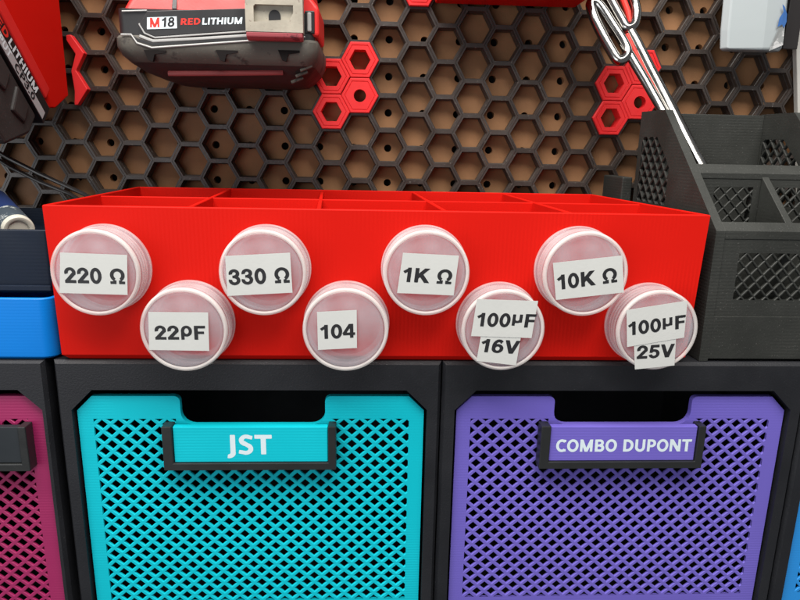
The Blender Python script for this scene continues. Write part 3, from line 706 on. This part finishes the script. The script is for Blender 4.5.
ptext('LITHIUM', (201.5, 24.6), (242.5, 23.8), 3.5, WHITE, lp, YL - .1, .2)
# worn latch hanging over the front
la = thing('holder_latch', 'worn tan latch tab of the wall holder, hooked over the level battery', 'latch', (106, 70, 170))
mb = MB()
x0, x1 = 90.3, 122.6; yf, yb_ = 66.5, 73.8; zb_, zt_ = 174.4, 214
sx0, sx1, sz0, sz1 = 95.0, 117.2, 180.2, 188.8
fpc = [[(x0, zb_), (x1, zb_), (x1, sz0 + 1.6), (sx1 - 2, sz0 + 1.0), (sx0, sz0 - .6), (x0, sz0 - .6)], [(x0, sz0 - .6), (sx0, sz0 - .6), (sx0, sz1 - 1), (x0, sz1)],
       [(sx1 - 2, sz0 + 1.0), (x1, sz0 + 1.6), (x1, sz1), (sx1, sz1), (sx1, sz0 + 4.5)], [(x0, sz1), (sx0, sz1 - 1), (sx0 + 1, sz1), (sx1, sz1), (x1, sz1), (x1, zt_), (x0, zt_)]]
mb.plate(fpc, [(x0, zb_), (x1, zb_), (x1, zt_), (x0, zt_)], FRONT, yf, yb_, back=True)
slot = [(sx0, sz0 - .6), (sx1 - 2, sz0 + 1.0), (sx1, sz0 + 4.5), (sx1, sz1), (sx0 + 1, sz1), (sx0, sz1 - 1)]
for i in range(6):
    a, b = slot[i], slot[(i + 1) % 6]; mb.face(FRONT(*a, yf), FRONT(*b, yf), FRONT(*b, yf + 3), FRONT(*a, yf + 3))
mb.face(*[FRONT(*p, yf + 3) for p in slot]); mb.build('tab', TAN, la)
mb = MB(); hcx, hcz = 106.4, 183.2
arcp = [(hcx + 3.4 * math.cos(math.radians(a)), hcz + 3.4 * math.sin(math.radians(a))) for a in range(0, 181, 15)] + [(hcx - 3.4, hcz - 2.2), (hcx + 3.4, hcz - 1.9)]
mb.prism(arcp, FRONT, yf + 2.75, yf + 2.95); mb.build('hole_shade', INK, la)  # flat black plate painted in for the dark of a hole
mb = MB(); mb.prism([(yf + .1, zb_ - .05), (yf + .3, zb_ - 2.6), (yf + 2.5, zb_ - 4.2), (yb_ - .3, zb_ - 4.2), (yb_ - .3, zb_ - .05)], SIDE, x0 + .1, x1 - .3); mb.build('lip', TANU, la, bevel=.6)

# ------------------------------------------------------------------ slanted battery in its red wedge holder, far left
def dq(s, tt):
    s -= 3; tt += 4.0
    return dq0(s, tt)
def dq0(s, tt):   # s along the battery, tt across it, in the Y-Z plane
    return (59.3 + .70 * s + .714 * tt, 167.7 - .714 * s + .70 * tt)
w_ = thing('wedge_holder', 'red wedge-shaped holder on the honeycomb carrying the slanted battery', 'holder', (-80, 150, 132))
mb = MB(); prof = [(134.0, 260), (134.0, 141.5), (114.0, 132.4), (97, 131.5), (87, 141), (62, 172), (40, 200), (20, 240)]
mb.prism(prof[::-1], SIDE, -112, -41.5); mb.build('wedge', RED, w_, bevel=.8)
mb = MB(); mb.box(-110, -66, 134.1, 152.8, 145, 175); mb.build('wall_plate', REDW, w_)
b2 = thing('battery_pack', 'dark ribbed battery slanting down at the far left with REDLITHIUM lettering', 'battery', (-80, 80, 106))
def slab(t0, t1, s0, s1, xf, name, m, par, bev=.6, cut=0):
    mb = MB(); P = [dq(s0, t0), dq(s1 - cut, t0), dq(s1, t1 - (0 if cut == 0 else (t1 - t0) * .4)), dq(s1, t1), dq(s0, t1)] if cut else [dq(s0, t0), dq(s1, t0), dq(s1, t1), dq(s0, t1)]
    mb.prism(P, SIDE, -118, xf); return mb.build(name, m, par, bevel=bev)
slab(.4, 9.5, -60, 51, -38.2, 'red_cover', BATR, b2, 1.2)
slab(-13.2, .3, -60, 58, -39.0, 'label_band', BATK, b2, .4)
slab(-52, -13.3, -60, 52, -40.5, 'housing', BATD, b2, 2.0, 14)
for s0 in (-20, 3, 26):
    mb = MB(); mb.prism([dq(s0, -17), dq(s0 + 15, -17), dq(s0 + 17, -29), dq(s0 + 4, -33)], SIDE, -44, -38.9); mb.build('grip_rib', BATD, b2, bevel=1.2)
mb = MB(); mb.prism([dq(-60, -12.6), dq(55, -12.6), dq(55, -6.9), dq(-60, -6.9)], SIDE, -39.5, -38.8); gs = mb.build('grey_stripe', GREYS, b2)
def stext(s, s0, s1, tt, cap, m, x, par):
    a = dq(s0, tt); rv = Vector((0, .70, -.714)); uv = Vector((0, .714, .70))
    return text_mb(s, (x, a[0], a[1]), rv, uv, s1 - s0, cap, .1).build('lettering', m, par)
stext('RED', -14.5, 5.0, -5.6, 5.0, REDINK, -38.85, b2)
stext('LITHIUM', 6, 42.0, -5.6, 5.0, WHITE, -38.85, b2)
stext('OUTPUT', -16, 12, -11.9, 4.4, WHITE, -38.7, gs)
stext('CP3.0', 17, 42, -11.9, 4.4, INK, -38.7, gs)

# ------------------------------------------------------------------ red bin high on the wall, only its bottom edge in view
t = thing('wall_bin', 'red bin high on the honeycomb, only its bottom edge seen above the middle', 'storage bin', (247, 125, 199))
zb0 = at(510, 5.5, Y=154).z
loft([rrect(206, 304, 112, 154, 2, zb0), rrect(205, 306, 110.5, 154.4, 2, zb0 + 2.4), rrect(203, 308, 108, 154.6, 2, zb0 + 50)]).build('shell', RED, t, smooth=True)

# ------------------------------------------------------------------ left side: navy bin on a blue bin, tube, cable
def open_bin(t, x0, x1, y0, y1, z0, z1, m, wall=2.2, r=4, floor=3, ledge=True):
    rings = [rrect(x0 + 3, x1 - 3, y0 + 3, y1 - 3, r, z0), rrect(x0 + 1, x1 - 1, y0 + 1, y1 - 1, r, z0 + 1.6), rrect(x0 + .7, x1 - .7, y0 + .7, y1 - .7, r, z0 + 5),
             rrect(x0, x1, y0, y1, r, z1 - .5), rrect(x0 + .4, x1 - .4, y0 + .4, y1 - .4, r, z1), rrect(x0 + wall, x1 - wall, y0 + wall, y1 - wall, r * .6, z1), rrect(x0 + wall, x1 - wall, y0 + wall, y1 - wall, r * .6, z0 + floor)]
    loft(rings).build('shell', m, t, smooth=True)
bb = thing('blue_bin', 'bright blue bin on the black cabinet left of the red bin', 'storage bin', (-50, 60, .3))
open_bin(bb, -104, -.6, 0, 118, .3, 33.4, BLUE, r=7)
nb = thing('navy_bin', 'dark navy bin stacked on the bright blue bin, a tube lying in it', 'storage bin', (-50, 60, 33.6))
open_bin(nb, -104, -1.5, 7, 118, 34.2, 67.6, NAVY, r=3, floor=23)
mb = MB(); mb.box(-102, -3, 5.6, 7.1, 36.0, 39.0); mb.build('front_ledge', NAVY, nb, bevel=.5)
tb = thing('glue_tube', 'small tube with a cream cap end lying in the navy bin', 'tube', (-24, 30, 58))
ax = Vector((-.62, .76, .18)).normalized(); e0 = at(19, 230.5, Y=26)
def axm(o_):
    xx = ax.cross(Vector((0, 0, 1))).normalized(); zz = xx.cross(ax)
    return lambda x, z, d: tuple(o_ + xx * x + zz * z + ax * d)
mb = MB(); mb.lathe([(.01, 1.4), (5.0, 1.4), (5.3, .5), (6.2, 0), (7.2, 0), (7.9, .6), (8.0, 2.0), (8.0, 3.2), (.01, 3.2)], axm(e0), 48); mb.build('cap_ring', CREAM, tb, smooth=True)
mb = MB(); mb.lathe([(.01, 3.25), (7.6, 3.25), (8.0, 3.6), (8.0, 22), (.01, 22)], axm(e0), 48); mb.build('label_sleeve', TUBEL, tb, smooth=True)
mb = MB(); mb.lathe([(.01, 22.05), (8.0, 22.05), (8.0, 60), (.01, 60)], axm(e0), 48); mb.build('barrel', TUBEB, tb, smooth=True)
mb = MB(); mb.tube([at(-12, 146, Y=128), at(8, 158, Y=130), at(40, 174, Y=132), at(84, 194, Y=128), at(92, 199, Y=125)], 1.5, 10)
o = mb.build('black_cable', CABLE, smooth=True); tag(o, 'thin black cable sloping across the honeycomb, upper of the pair beside the navy bin', 'cable', 'cables behind the navy bin')
mb = MB(); mb.tube([at(-12, 153, Y=124), at(10, 167, Y=127), at(40, 182, Y=130), at(70, 194, Y=127), at(80, 200, Y=124)], 1.3, 10)
o = mb.build('black_cable', CABLE, smooth=True); tag(o, 'thin black cable sloping across the honeycomb, lower of the pair beside the navy bin', 'cable', 'cables behind the navy bin')

for o in C.objects:
    if '_o' in o: del o['_o']

# ------------------------------------------------------------------ light: workshop lamps overhead, added soft fill
W = bpy.data.worlds.new('World'); SC.world = W; W.use_nodes = True
bg = W.node_tree.nodes['Background']; bg.inputs[0].default_value = (.92, .95, 1.0, 1); bg.inputs[1].default_value = .21
def area(name, loc, target, sx, sy, power, col):
    l = bpy.data.lights.new(name, 'AREA'); l.shape = 'RECTANGLE'; l.size = sx; l.size_y = sy; l.energy = power; l.color = col
    o = bpy.data.objects.new(name, l); C.objects.link(o); o.location = Vector(loc) * MM
    o.rotation_euler = (Vector(target) * MM - Vector(loc) * MM).to_track_quat('-Z', 'Y').to_euler(); return o
area('ceiling_lamp', (40, -300, 830), (165, 40, 10), 1.3, .45, 25.0, (1.0, .965, .91))
area('room_fill', (-560, -920, 60), (170, 0, -40), .9, .6, 5.0, (.95, .97, 1.0))  # fill added low at the left to lift the drawer fronts

SC.cycles.use_denoising = True
SC.cycles.max_bounces = 10; SC.cycles.diffuse_bounces = 4; SC.cycles.transparent_max_bounces = 24
SC.view_settings.view_transform = 'Standard'; SC.view_settings.look = 'None'; SC.view_settings.exposure = 0; SC.view_settings.gamma = 1
